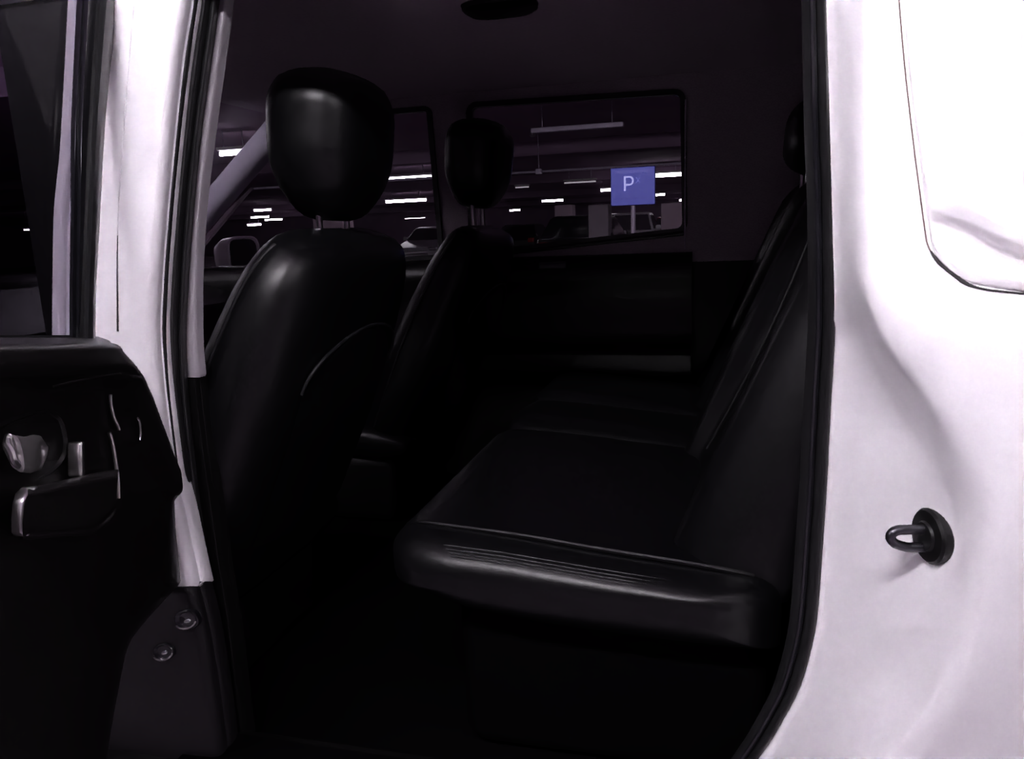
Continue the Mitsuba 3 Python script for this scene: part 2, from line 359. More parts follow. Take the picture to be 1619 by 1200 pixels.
# ---- rear quarter with the door jamb (control net: pixel column, pixel row, distance inward)
def net_pts(rows): return np.array([[atY(*q) for q in r] for r in rows])
def deepen(py): return .045 * float(np.interp(py, [420, 700], [0, 1]))
Q = [
 [(1297,-290,.945),(1309,-290,.938),(1325,-290,.925),(1345,-290,.91),(1370,-290,.90),(1500,-290,.893),(1950,-290,.90)],
 [(1304,-80,.915),(1316,-80,.908),(1332,-80,.895),(1352,-80,.88),(1375,-80,.868),(1500,-80,.862),(1950,-80,.87)],
 [(1308,60,.906),(1320,60,.898),(1335,60,.883),(1352,60,.867),(1375,60,.855),(1500,60,.848),(1950,60,.855)],
 [(1312,200,.896),(1324,200,.886),(1338,200,.869),(1353,200,.85),(1375,200,.838),(1500,200,.83),(1950,200,.835)],
 [(1318,420,.888),(1330,420,.874),(1343,420,.847),(1358,420,.815),(1380,420,.80),(1500,420,.79),(1950,420,.795)],
 [(1317,540,.90),(1329,540,.897),(1366,545,.885),(1392,530,.79),(1415,520,.776),(1520,500,.765),(1950,490,.765)],
 [(1311,640,.90),(1322,640,.896),(1425,645,.862),(1455,625,.775),(1480,612,.760),(1570,590,.750),(1950,570,.748)],
 [(1306,740,.90),(1318,740,.895),(1478,745,.805),(1508,722,.765),(1535,705,.750),(1610,680,.742),(1950,660,.738)],
 [(1299,850,.90),(1311,850,.895),(1512,850,.785),(1540,840,.760),(1567,830,.746),(1635,810,.737),(1950,780,.735)],
 [(1290,970,.90),(1302,970,.895),(1490,985,.785),(1523,985,.762),(1552,985,.752),(1630,980,.752),(1950,960,.755)],
 [(1268,1070,.90),(1280,1075,.895),(1445,1085,.80),(1480,1098,.766),(1510,1110,.762),(1590,1120,.772),(1950,1140,.785)],
 [(1232,1145,.90),(1244,1152,.895),(1385,1160,.80),(1422,1184,.772),(1452,1200,.772),(1540,1230,.79),(1950,1330,.81)],
 [(1150,1260,.90),(1160,1270,.895),(1280,1290,.80),(1312,1318,.776),(1342,1340,.782),(1420,1380,.80),(1950,1560,.83)],
 [(1020,1390,.90),(1030,1400,.895),(1130,1430,.80),(1160,1460,.78),(1190,1490,.785),(1270,1540,.80),(1950,1800,.84)],
]
Q = [[(px, py, y + (deepen(py) if i < 2 else 0)) for i, (px, py, y) in enumerate(r)] for r in Q]
qn = net_pts(Q)
ext = qn[:, -1:].copy(); ext[:, :, 0] = 1.45; ext[:, :, 1] += 0.03
qg = dense(np.concatenate([qn, ext], 1), 10, 10)
obj('rear_quarter', grid_mesh(qg), 'white_paint', suv, True, label='white rear quarter panel with the door jamb')
pq = project(qg[:, :61].reshape(-1, 3)); sel = np.all(np.abs(pq - [1500, 600]) < 1500, 1)
skin_y = surface(pq[sel], qg[:, :61].reshape(-1, 3)[sel][:, 1])
def skin(px, py, off=0.0): return atY(px, py, float(skin_y(px, py)) + off)
# ---- raised moulded corner panel on the quarter
C_ = [
 [(1416,-80,.012),(1424,-80,-.002),(1500,-80,-.004),(1619,-80,-.006),(1950,-80,-.008)],
 [(1428,80,.012),(1436,80,-.002),(1505,80,-.005),(1619,80,-.007),(1950,90,-.010)],
 [(1441,200,.012),(1449,200,-.003),(1512,205,-.008),(1619,212,-.014),(1950,230,-.014)],
 [(1455,310,.012),(1463,308,-.004),(1518,322,-.020),(1619,368,-.028),(1950,430,-.028)],
 [(1458,332,.012),(1466,330,-.006),(1520,345,-.016),(1619,388,-.026),(1950,452,-.026)],
 [(1461,352,.012),(1470,352,-.004),(1526,369,-.004),(1619,412,-.006),(1950,480,-.006)],
 [(1466,385,.012),(1476,392,-.004),(1534,432,-.006),(1619,446,-.010),(1950,500,-.010)],
 [(1468,391,.012),(1480,404,-.003),(1532,444,-.002),(1619,459,-.004),(1950,512,-.004)],
 [(1469,395,.014),(1481,411,.014),(1531,450,.014),(1619,464,.014),(1950,517,.014)],
]
cn = np.array([[skin(*q) for q in r] for r in C_])
obj('corner_panel', grid_mesh(dense(cn, 8, 8)), 'white_paint', suv, True, label='white moulded panel with a turned-up lower corner')
seam = curve([skin(px, py, -0.0012) for px, py in ((1416,-80),(1428,80),(1441,200),(1455,310),(1466,385),(1472,397))], 60)
obj('panel_seam', tube(seam, 0.0006, 6), 'seam_brown', suv, label='thin brown seam line')
seam = curve([skin(px, py, -0.0012) for px, py in ((1472,397),(1483,413),(1505,432),(1531,450),(1560,458),(1619,464.5),(1800,490))], 60)
obj('panel_seam', tube(seam, np.interp(np.linspace(0, 1, 60), [0, .15, .45, .6, 1], [.0008, .0016, .0018, .0010, .0008]), 6), 'seam_dark', suv)
# ---- door striker on the jamb
gi = np.argmin(np.linalg.norm(project(qg.reshape(-1, 3)) - [1474, 847], axis=1)); gr, gc = divmod(gi, qg.shape[1])
sn = np.cross(qg[gr, gc + 1] - qg[gr, gc - 1], qg[gr + 1, gc] - qg[gr - 1, gc]); sn /= np.linalg.norm(sn)
if sn @ (EYE - qg[gr, gc]) < 0: sn = -sn
sn = sn * .35 + V(-.97, -.24, 0); sn /= np.linalg.norm(sn)
sv = V(0, 0, 1) - sn * sn[2]; sv /= np.linalg.norm(sv); su = np.cross(sv, sn)
so = skin(1474, 847)
disc = [(0.0, 0.0285), (0.004, 0.0285), (0.0065, 0.026), (0.0075, 0.016), (0.010, 0.0145), (0.0105, 0.010)]
k = obj('door_striker', loft([superring(so + sn * h, su, sv, r, r, 2.0, 36) for h, r in [(-0.006, 0.0285)] + disc]), 'dark_plastic', suv, label='black round base of the door striker')
path = [so + sn * a + sv * b for a, b in ((.004,.0075),(.020,.008),(.034,.0085),(.042,.006),(.044,.001),(.040,-.005),(.032,-.009),(.022,-.0115),(.010,-.012),(.004,-.012))]
obj('striker_loop', tube(curve(path, 40), 0.0050, 12), 'dull_metal', k, label='metal loop')
obj('striker_pin', tube([so + sn * .006 + sv * -.010 + su * .0, so + sn * .020 + sv * -.008], 0.0025, 8), 'chrome', k)

# ---- rear door seal along the jamb's lip
def seal_net(edge, width, y0, y1, ribs, amp, cols=25, side=-1):
    rows = []
    for px, py, *rest in edge:
        dy = rest[0] if rest else 0
        rows.append([atY(px + side * width * f, py, y0 + dy + (y1 - y0) * f - amp * abs(math.sin(ribs * math.pi * f)) ** 0.7) for f in np.linspace(0, 1, cols)])
    return np.array(rows)
lipC = [(1302,-290,.045),(1309,-80,.026),(1312,60,.018),(1315,200,.008),(1320,330,.008),(1321,420,.003),(1320,540),(1314,640),(1309,740),(1302,850),(1293,970),(1271,1070),(1235,1145),(1153,1260),(1023,1390)]
lipC = [(q + (0,))[:3] for q in lipC]; lipC = [(a, b, c + deepen(b)) for a, b, c in lipC]
sg = dense(seal_net(lipC, 44, .897, .945, 2, .010), 8, 1)
obj('door_seal', grid_mesh(sg), 'rubber', suv, True, label='black rubber seal around the door opening')
lipL = [(px - 26, py, dy + .0) for px, py, dy in [(q + (0,))[:3] for q in lipC]]
obj('seal_lip', tube(curve([atY(px, py, .912 + dy) for px, py, dy in lipL], 90), 0.0035, 8), 'gloss_black', suv)

# ---- centre pillar, left of the opening
BE = [(312,-80,.035),(303,0,.03),(289,90,.025),(275,220,.018),(263,350,.008),(256,450,.003),(254,540,0),(263,640,0),(276,740,0),(291,800,0),(306,870,0),(319,927,0),(338,1010,0),(352,1100,0),(366,1210,0),(380,1330,0)]
def pillar_rows(edge, w=124): return net_pts([[(px - w, py, .872 + dy), (px - w + 8, py, .862 + dy), (px - 62, py, .866 + dy), (px - 22, py, .870 + dy), (px - 6, py, .882 + dy), (px + 6, py, .91 + dy)] for px, py, dy in edge])
bg = dense(pillar_rows(BE[:12]), 8, 8)
obj('center_pillar', grid_mesh(bg, (0, 0.02, 0)), 'white_paint', suv, 40, label='white painted centre pillar')
bg2 = dense(pillar_rows(BE[11:], 300) + V(0, -0.004, 0), 8, 8)
k = obj('pillar_cover', grid_mesh(bg2, (0, 0.02, 0)), 'cover_plastic', suv, 40, label='black plastic cover at the foot of the centre pillar')
pp = project(bg2.reshape(-1, 3)); cover_y = surface(pp, bg2.reshape(-1, 3)[:, 1])
def cover(px, py, off=0.0): return atY(px, py, float(cover_y(px, py)) + off)
for (px, py, rx, rz, mm) in ((297, 979, .021, .016, 'satin_metal'), (261, 1029, .019, .013, 'satin_metal')):
    c = cover(px, py)
    tilt = V(1, 0, .28); tilt /= np.linalg.norm(tilt); up = V(-.28, 0, 1); up /= np.linalg.norm(up)
    o = V(0, -1, 0)
    kk = obj('fastener', loft([superring(c + o * h, tilt, up, rx * s, rz * s, 2.2, 28) for h, s in ((-.004, 1), (.003, 1), (.005, .9), (.004, .78), (.001, .66), (.0005, .3))]), 'gloss_black', k, label='black oval push fastener')
    obj('fastener_pin', loft([superring(c + V(0, -h - .001, -.002), V(1, 0, .28), V(0, 0, 1), a, b, 2, 16) for h, a, b in ((0, .006, .003), (.002, .005, .0024), (.003, .002, .001))]), 'chrome', suv)
    obj('fastener_rim', tube([c + V(.018 * math.cos(t) , -.0055, .012 * math.sin(t) + .28 * .018 * math.cos(t)) for t in np.radians(np.linspace(200, 340, 14))], .0013, 6), 'satin_metal', suv)
# crease line down the pillar
pb = project(bg.reshape(-1, 3)); py_b = surface(pb, bg.reshape(-1, 3)[:, 1])
def bpil(px, py, off=0.0): return atY(px, py, float(py_b(px, py)) + off)
obj('pillar_crease', tube(curve([bpil(px, py, -.0003) for px, py in ((213,0),(205,90),(196,200),(189,300),(186,372))], 50), 0.0010, 6, 0.5), 'white_paint', suv)
obj('pillar_seam', tube(curve([bpil(px, py, -.0003) for px, py in ((186,372),(185.5,430),(186,480),(186.5,524))], 40), np.linspace(.0008, .0022, 40), 8, 0.5), 'seam_dark', suv, label='dark seam slot in the white pillar')
# ribbed seal and grey flange
FL = [(358,-80),(348,0),(336,90),(318,220),(305,350),(298,450),(295,540),(297,600),(306,700),(318,800),(332,900),(346,1000),(356,1100),(366,1200),(380,1330)]
flx = PchipInterpolator([p[1] for p in FL], [p[0] for p in FL])
rows = []
for px, py, dy in BE:
    a, b = px, max(float(flx(np.clip(py, -80, 1330))), px + 8)
    rows.append([atY(a + (b - a) * f, py, .898 + dy + .05 * f - .009 * abs(math.sin(3 * math.pi * f)) ** 0.8) for f in np.linspace(0, 1, 31)])
obj('pillar_seal', grid_mesh(dense(rows, 8, 1)), 'rubber', suv, True, label='black ribbed rubber seal beside the white pillar')
rows = []
for py, b in ((-80, 377), (0, 363), (90, 350), (200, 335), (350, 318), (470, 313), (560, 315), (592, 318), (597, 316)):
    a = float(flx(py)); dy = float(np.interp(py, [-80, 540], [.035, 0]))
    rows.append([atY(a - 1, py, .947 + dy), atY((a + b) / 2, py, .943 + dy), atY(b, py, .950 + dy)])
obj('pillar_flange', grid_mesh(dense(rows, 6, 5), (0, 0.012, 0)), 'flange_grey', suv, 40, label='light grey flange strip inside the centre pillar')
rows = [[atY(float(flx(py)) - 2, py, .949), atY(float(flx(py)) + w_ * .5, py, .944), atY(float(flx(py)) + w_, py, .965)] for py, w_ in ((598, 22), (640, 24), (700, 26), (800, 30), (900, 30), (1000, 32), (1100, 34), (1200, 36), (1330, 36))]
obj('pillar_trim', grid_mesh(dense(rows, 6, 6), (0, 0.012, 0)), 'dark_plastic', suv, 40, label='dark lower trim of the centre pillar')
obj('pillar_core', box((-0.98, .93, .42), (-0.76, .975, 1.70)), 'dark_plastic', suv)

# ---- cabin shell
obj('headliner', box((-1.50, .96, 1.675), (1.40, 2.50, 1.695)), 'headliner_cloth', suv, label='dark cloth headliner')
obj('roof', rbox((-0.05, 1.72, 1.735), (1.50, .86, .035), 0.03), 'white_paint', suv, label='white roof')
obj('roof_rail', rbox((-0.35, .95, 1.66), (1.75, .045, .075), 0.02), 'white_paint', suv)
obj('cabin_floor', box((-2.2, .90, .38), (1.40, 2.55, .42)), 'carpet', suv, label='black carpet of the cabin floor')
obj('sill', rbox((-0.5, .89, .40), (.62, .075, .07), 0.03), 'dark_plastic', suv)
obj('step_plate', rbox((-0.42, .885, .475), (.36, .04, .006), 0.004), 'carpet', suv)
k = obj('tailgate', rbox((1.42, 1.72, 1.05), (.03, .86, .66), 0.03), 'white_paint', suv)
obj('tailgate_trim', rbox((1.37, 1.72, 1.05), (.02, .80, .62), 0.02), 'dark_plastic', k)
obj('quarter_trim', box((.165, .965, .42), (1.40, .99, 1.68)), 'dark_plastic', suv)
obj('firewall', box((-2.24, .90, .40), (-2.18, 2.55, 1.12)), 'dark_plastic', suv)
dash = extrude(Polygon([(-1.62, .62), (-1.50, .95), (-1.56, 1.05), (-1.75, 1.10), (-2.18, 1.12), (-2.18, .62)]), 1.42)
obj('dashboard', frame_mesh(dash, V(0, 2.42, 0), V(1, 0, 0), V(0, 0, 1), V(0, -1, 0)), 'dark_plastic', suv, label='black dashboard')
# dome lamp in the middle of the headliner
c = atZ(790, 8, 1.675)
k = obj('dome_lamp', loft([superring(c - V(0, 0, h), V(1, 0, 0), V(0, 1, 0), a, b, 3, 36) for h, a, b in ((-.004, .075, .055), (.008, .072, .052), (.014, .062, .044), (.016, .03, .02))]), 'dark_plastic', suv, label='dark oval dome lamp on the headliner')
# ---- far side of the cabin: side panel with two window openings
def rounded(pts, r): return Polygon(pts).buffer(-r).buffer(r, quad_segs=6)
def frontx(z): return -1.54 - (1.58 - z) * 0.24 / 0.21
far_rear = rounded([(-.765, 1.172), (-.078, 1.222), (-.086, 1.628), (-.75, 1.640)], .03)
far_front = rounded([(-.86, 1.165), (-.875, 1.640), (frontx(1.640) + .09, 1.640), (frontx(1.14) + .09, 1.14)], .02)
wall = Polygon([(1.40, .42), (1.40, 1.70), (frontx(1.70), 1.70), (frontx(1.13), 1.13), (-2.2, 1.13), (-2.2, .42)]).difference(far_rear).difference(far_front)
FARY = 2.40
from shapely.geometry import box as sbox
lower_wall = wall.intersection(sbox(-3, .3, 2, 1.13)); wall = wall.difference(sbox(-3, .3, 2, 1.13))
obj('far_lower', frame_mesh(extrude(lower_wall, .07), V(0, FARY + .07, 0), V(1, 0, 0), V(0, 0, 1), V(0, -1, 0)), 'dark_plastic', suv, label='black lower lining of the far side')
obj('far_side', frame_mesh(extrude(wall, .07), V(0, FARY + .07, 0), V(1, 0, 0), V(0, 0, 1), V(0, -1, 0)), 'headliner_cloth', suv, label='dark trimmed far side of the cabin')
skinpoly = Polygon([(1.45, .42), (1.45, 1.60), (-1.4, 1.60), (-2.1, 1.1), (-3.2, 1.05), (-3.2, .42)]).difference(far_rear.buffer(.01)).difference(far_front.buffer(.01))
obj('far_body', frame_mesh(extrude(skinpoly, .02), V(0, FARY + .14, 0), V(1, 0, 0), V(0, 0, 1), V(0, -1, 0)), 'white_paint', suv)
for poly, nm in ((far_rear, 'far rear window glass'), (far_front, 'far front window glass')):
    tri_v, tri_f = trimesh.creation.triangulate_polygon(poly.buffer(.015), engine='earcut')
    obj('window_glass', (np.c_[tri_v[:, 0], np.full(len(tri_v), FARY + .035), tri_v[:, 1]], np.asarray(tri_f)), 'clear_glass', suv, False, label=nm)
def inner_frame(poly, w, th): return frame_mesh(extrude(poly.buffer(.004).difference(poly.buffer(-w)), th), V(0, FARY + .012, 0), V(1, 0, 0), V(0, 0, 1), V(0, -1, 0))
obj('window_seal', inner_frame(far_rear, .012, .024), 'rubber', suv)
obj('window_seal', inner_frame(far_front, .012, .024), 'rubber', suv)
obj('window_bar', tube([V(-.082, FARY - .014, z) for z in (1.60, 1.4, 1.17)], .0022, 8), 'steel_pipe', suv, label='thin pale edge of the far window')
obj('belt_strip', tube(curve([V(x, FARY - .012, z) for x, z in ((-.76, 1.166), (-.5, 1.185), (-.3, 1.20), (-.085, 1.216))], 20), .007, 10), 'rubber', suv)
# far door cards
for (xa, xb, nm) in ((-.74, -.06, 'far rear door card'), (-1.85, -.86, 'far front door card')):
    z1 = 1.14
    rows = []
    for z, off in ((.50, .03), (.62, .045), (.76, .05), (.80, .11), (.86, .115), (.90, .05), (1.02, .03), (1.10, .05), (1.15, .03), (1.16, .0)):
        rows.append([V(x, FARY - off, z) for x in np.linspace(xa, xb, 7)])
    kk = obj('door_card', grid_mesh(dense(rows, 4, 1), (0, .02, 0)), 'trim_plastic', suv, 40, label='black ' + nm)
c = atY(874, 420, FARY - .05)
obj('inner_handle', rbox(c, (.045, .01, .012), .006), 'dull_metal', suv, label='dim inner door handle of the far door')
# far front pillar, door mirror, windscreen
A0, A1 = V(frontx(1.70) + .082, FARY - .03, 1.68), V(frontx(1.10) + .082, FARY - .05, 1.10)
ad = (A1 - A0) / np.linalg.norm(A1 - A0); ap = np.cross(ad, V(0, 1, 0)); ap /= np.linalg.norm(ap)
obj('front_pillar', loft([superring(A0 + (A1 - A0) * t, ap, V(0, 1, 0), .042, .045, 2.4, 28) for t in np.linspace(0, 1, 6)]), 'pillar_cloth', suv, label='lilac grey front pillar on the passenger side')
B0, B1 = V(frontx(1.70) + .045, 1.02, 1.68), V(frontx(1.10) + .045, 1.0, 1.10)
obj('front_pillar', loft([superring(B0 + (B1 - B0) * t, ap, V(0, 1, 0), .042, .045, 2.4, 28) for t in np.linspace(0, 1, 6)]), 'pillar_cloth', suv)
g = np.array([[V(frontx(1.69), y, 1.69) for y in (1.0, 2.42)], [V(frontx(1.11), y, 1.11) for y in (1.0, 2.42)]])
obj('windscreen_seal', tube([A0 + V(-.052, -.01, 0), A1 + V(-.052, -.01, 0)], .007, 8), 'rubber', suv, label='black seal along the windscreen edge')
obj('windscreen', grid_mesh(g), 'clear_glass', suv, False, label='windscreen glass')
mc = atY(380, 404, 2.66)
k = obj('door_mirror', loft([superring(mc + V(h, 0, 0), V(0, 1, 0), V(0, 0, 1), a, b, 4, 40) for h, a, b in ((-.07, .03, .02), (-.06, .08, .05), (-.02, .105, .072), (.02, .108, .075), (.024, .100, .068), (.012, .094, .062))]), 'white_paint', suv, label='white door mirror on the far side')
obj('mirror_glass', loft([superring(mc + V(.0125 + h, 0, 0), V(0, 1, 0), V(0, 0, 1), .094, .062, 4, 40) for h in (0, .003)]), 'car_glass', k)
obj('mirror_arm', tube([V(mc[0] - .02, mc[1] - .08, mc[2] - .05), V(mc[0] - .03, 2.50, mc[2] - .07)], .022, 10), 'dark_plastic', k)

# ---- near front door (closed), seen only through the tinted glass of the open rear door
k = obj('front_door', rbox((-1.52, .80, .72), (.55, .045, .34), .03), 'white_paint', suv, label='white closed front door')
fr = [[atY(a + dx, py, .897 + dd) for dx, dd in ((0, .004), (10, 0), (20, .004))] for py, a in ((-60, 110), (0, 107), (120, 101), (240, 94), (330, 85), (420, 83), (540, 82), (600, 82))]
obj('door_frame', grid_mesh(dense(fr, 6, 4), (0, .02, 0)), 'white_paint', k, 40, label='white rear edge of the front door frame')
tri = [[atY(a, py, .905), atY((a + b) / 2, py, .902), atY(b, py, .905)] for py, a, b in ((268, 119, 121), (330, 109, 122), (400, 103, 122), (470, 102, 122), (540, 102, 122), (600, 102, 122))]
obj('frame_gusset', grid_mesh(dense(tri, 5, 4), (0, .02, 0)), 'white_paint', k, 40)
g = np.array([[V(-1.55, .90, 1.62), V(-.93, .90, 1.62)], [V(-1.95, .83, 1.14), V(-.95, .83, 1.14)]])
obj('window_glass', grid_mesh(g), 'clear_glass', k, False)

# ---- the open rear door
door = obj('rear_door', box((0, 0, 0), (.001, .001, .001)), 'dark_plastic', suv)   # replaced below by the real shell
DA = V(-.672, .84, 0); DN = V(.985, .174, 0); DD = V(.174, -.985, 0)
def onD(px, py, off=0.0):
    d = ray(px, py); p0 = DA + DN * off
    return EYE + d * (((p0 - EYE) * V(1, 1, 0) @ DN) / (d @ DN))
rowsD = [  # row at the left edge, row at the hinge edge, hinge-side column, relief
 (532, 532, 150, -.11), (538, 538, 168, -.03), (543, 543, 176, -.008), (556, 553, 190, .004), (580, 574, 208, .008), (604, 590, 220, .004), (616, 600, 226, -.010), (632, 618, 234, -.020),
 (680, 665, 252, -.022), (735, 725, 274, -.022), (752, 748, 283, -.021), (780, 775, 285, -.018), (815, 794, 272, -.020), (850, 835, 274, -.026), (920, 918, 282, -.030), (970, 958, 248, -.032), (1030, 1010, 205, -.034), (1120, 1110, 180, -.034), (1330, 1330, 150, -.034)]
net = []
for yl, yr, xr, off in rowsD:
    r = []
    for f in (0, .35, .6, .8, .9, .963, 1.0, 1.0):
        px = -480 + (xr + 480) * f; py = yl + (yr - yl) * f
        r.append([px, py, off])
    w3 = [onD(px, py, off - (.004 if i == 5 else .014 if i == 6 else .05 if i == 7 else 0)) for i, (px, py, off) in enumerate(r)]
    net.append(w3)
dg = dense(net, 7, 7)
obj('trim_panel', grid_mesh(dg), 'trim_plastic', door, True, label='black inner trim panel of the open door')
# white outer shell behind the trim
o0 = onD(-220, 560); 
shell = Polygon([(0.27, .45), (.86, .45), (.86, 1.13), (0.27, 1.11)])
sh_m = extrude(shell.buffer(-.02).buffer(.02, quad_segs=4), .05)
scene[door] = mikit.ply(frame_mesh(sh_m, DA - DN * .20, DD, V(0, 0, 1), DN), 'white_paint', smooth=35)
labels[door] = {'label': 'open rear door with black trim and tinted glass'}
obj('door_core', frame_mesh(extrude(Polygon([(.20, .46), (.85, .46), (.85, 1.08), (.20, 1.08)]), .10), DA - DN * .15, DD, V(0, 0, 1), DN), 'dark_plastic', door)
# window frame
def strip_on_door(pl, pr, rows_y, off, thick, m, name, label=None, bulge=.006):
    rws = []
    for py in rows_y:
        a, b = float(np.interp(py, *pl)), float(np.interp(py, *pr))
        rws.append([onD(a, py, off - .004), onD(a + (b - a) * .3, py, off + bulge), onD(a + (b - a) * .7, py, off + bulge), onD(b, py, off - .004)])
    return obj(name, grid_mesh(dense(rws, 4, 5), DN * -thick), m, door, 40, label=label)
ys = (-80, 0, 60, 200, 350, 440, 540)
R_ = (ys, (196, 187, 180, 166, 158, 153, 151)); M_ = (ys, (168, 161, 157, 148, 141, 137, 134)); L_ = (ys, (137, 131, 128, 122, 121, 120, 120))
strip_on_door(M_, R_, ys, -.070, .012, 'rubber', 'window_frame', 'black upright of the door window frame')
strip_on_door(L_, M_, ys, -.082, .008, 'gloss_black', 'glass_channel', 'glossy black glass channel')
strip_on_door(((532, 545), (-240, -240)), ((532, 545), (150, 165)), (530, 537, 544), -.085, .01, 'rubber', 'belt_seal', 'rubber strip along the window sill', .003)
g = np.array([[onD(-260, -90, -.094), onD(165, -90, -.094)], [onD(-260, 552, -.094), onD(140, 552, -.094)]])
obj('window_glass', grid_mesh(g), 'tinted_glass', door, False, label='dark tinted glass of the open door')
# release handle: a chrome spoon in a dark cup
def door_disc(px, py, off): return onD(px, py, off)
cupc = onD(40, 712, -.02)
obj('handle_cup', loft([superring(onD(40, 712, -.022) + DN * h, DD, V(0, 0, 1), a, b, 2.8, 36) for h, a, b in ((0, .062, .036), (.003, .058, .033), (-.001, .054, .029), (-.004, .03, .018))]), 'dark_plastic', door)
hb = []
for f, hw, off, cy in ((0, .004, .000, 705), (.08, .013, .010, 706), (.2, .017, .017, 707), (.45, .017, .020, 708), (.7, .017, .019, 708), (.85, .016, .015, 706), (.95, .011, .008, 704), (1, .003, .000, 703)):
    px = 69 - 58 * f
    hb.append(superring(onD(px, cy + (12 if .1 < f < .9 else 6) * (1 - abs(f - .5)) , -.020 + off), V(0, 0, 1), DN, hw * 1.05, .005, 2.4, 24))
obj('release_handle', loft(hb), 'handle_metal', door, label='chrome door release handle')
obj('lock_lever', tube(curve([onD(x, y, o) for x, y, o in ((14, 690, -.012), (12, 705, -.004), (20, 722, 0), (34, 738, -.004), (47, 735, -.012))], 24), .0035, 8), 'satin_metal', door, label='small satin lever around the handle')
# pull / armrest ledge with its bright end strip, thin trim lines
pn = []
for (pts, off) in ((((46,772),(110,757),(160,746),(188,742)), -.022), (((44,774),(110,760),(160,749),(187,746)), .022), (((42,786),(110,772),(160,762),(186,760)), .030), (((36,842),(100,834),(150,826),(184,800)), .026), (((36,850),(100,846),(150,840),(184,806)), -.024)):
    pn.append([onD(x, y, off) for x, y in pts])
obj('door_pull', grid_mesh(dense(pn, 6, 6)), 'trim_plastic', door, True, label='black door pull')
obj('pull_strip', loft([superring(onD(x, y, .018), DD, DN, w_, .007, 3, 20) for x, y, w_ in ((47, 770, .004), (42, 777, .009), (39, 790, .010), (37, 815, .010), (36, 836, .009), (35, 846, .003))]), 'satin_metal', door, label='bright metal strip at the end of the door pull')
obj('pull_inlay', loft([superring(onD(x, y, -.008), DD, DN, w_, .008, 3, 20) for x, y, w_ in ((121, 699, .003), (121, 702, .005), (121, 725, .005), (121, 749, .005), (121, 752, .003))]), 'satin_metal', door, label='short upright satin inlay')
for pts, r in ((((172,624),(173,640),(177,658),(184,674),(186,680)), .0018), (((170,684),(175,700),(179,722),(183,750),(185,788)), .0022), (((215,661),(219,670),(220,684),(219,696)), .0013), (((45,612),(90,602),(130,595),(156,592)), .0012)):
    obj('trim_line', tube(curve([onD(x, y, -.018 if i else -.018) for i, (x, y) in enumerate(pts)], 30) + DN * (.026 if pts[0][0] == 45 else .002), r, 8), 'trim_plastic' if pts[0][0] == 45 else 'satin_metal', door)

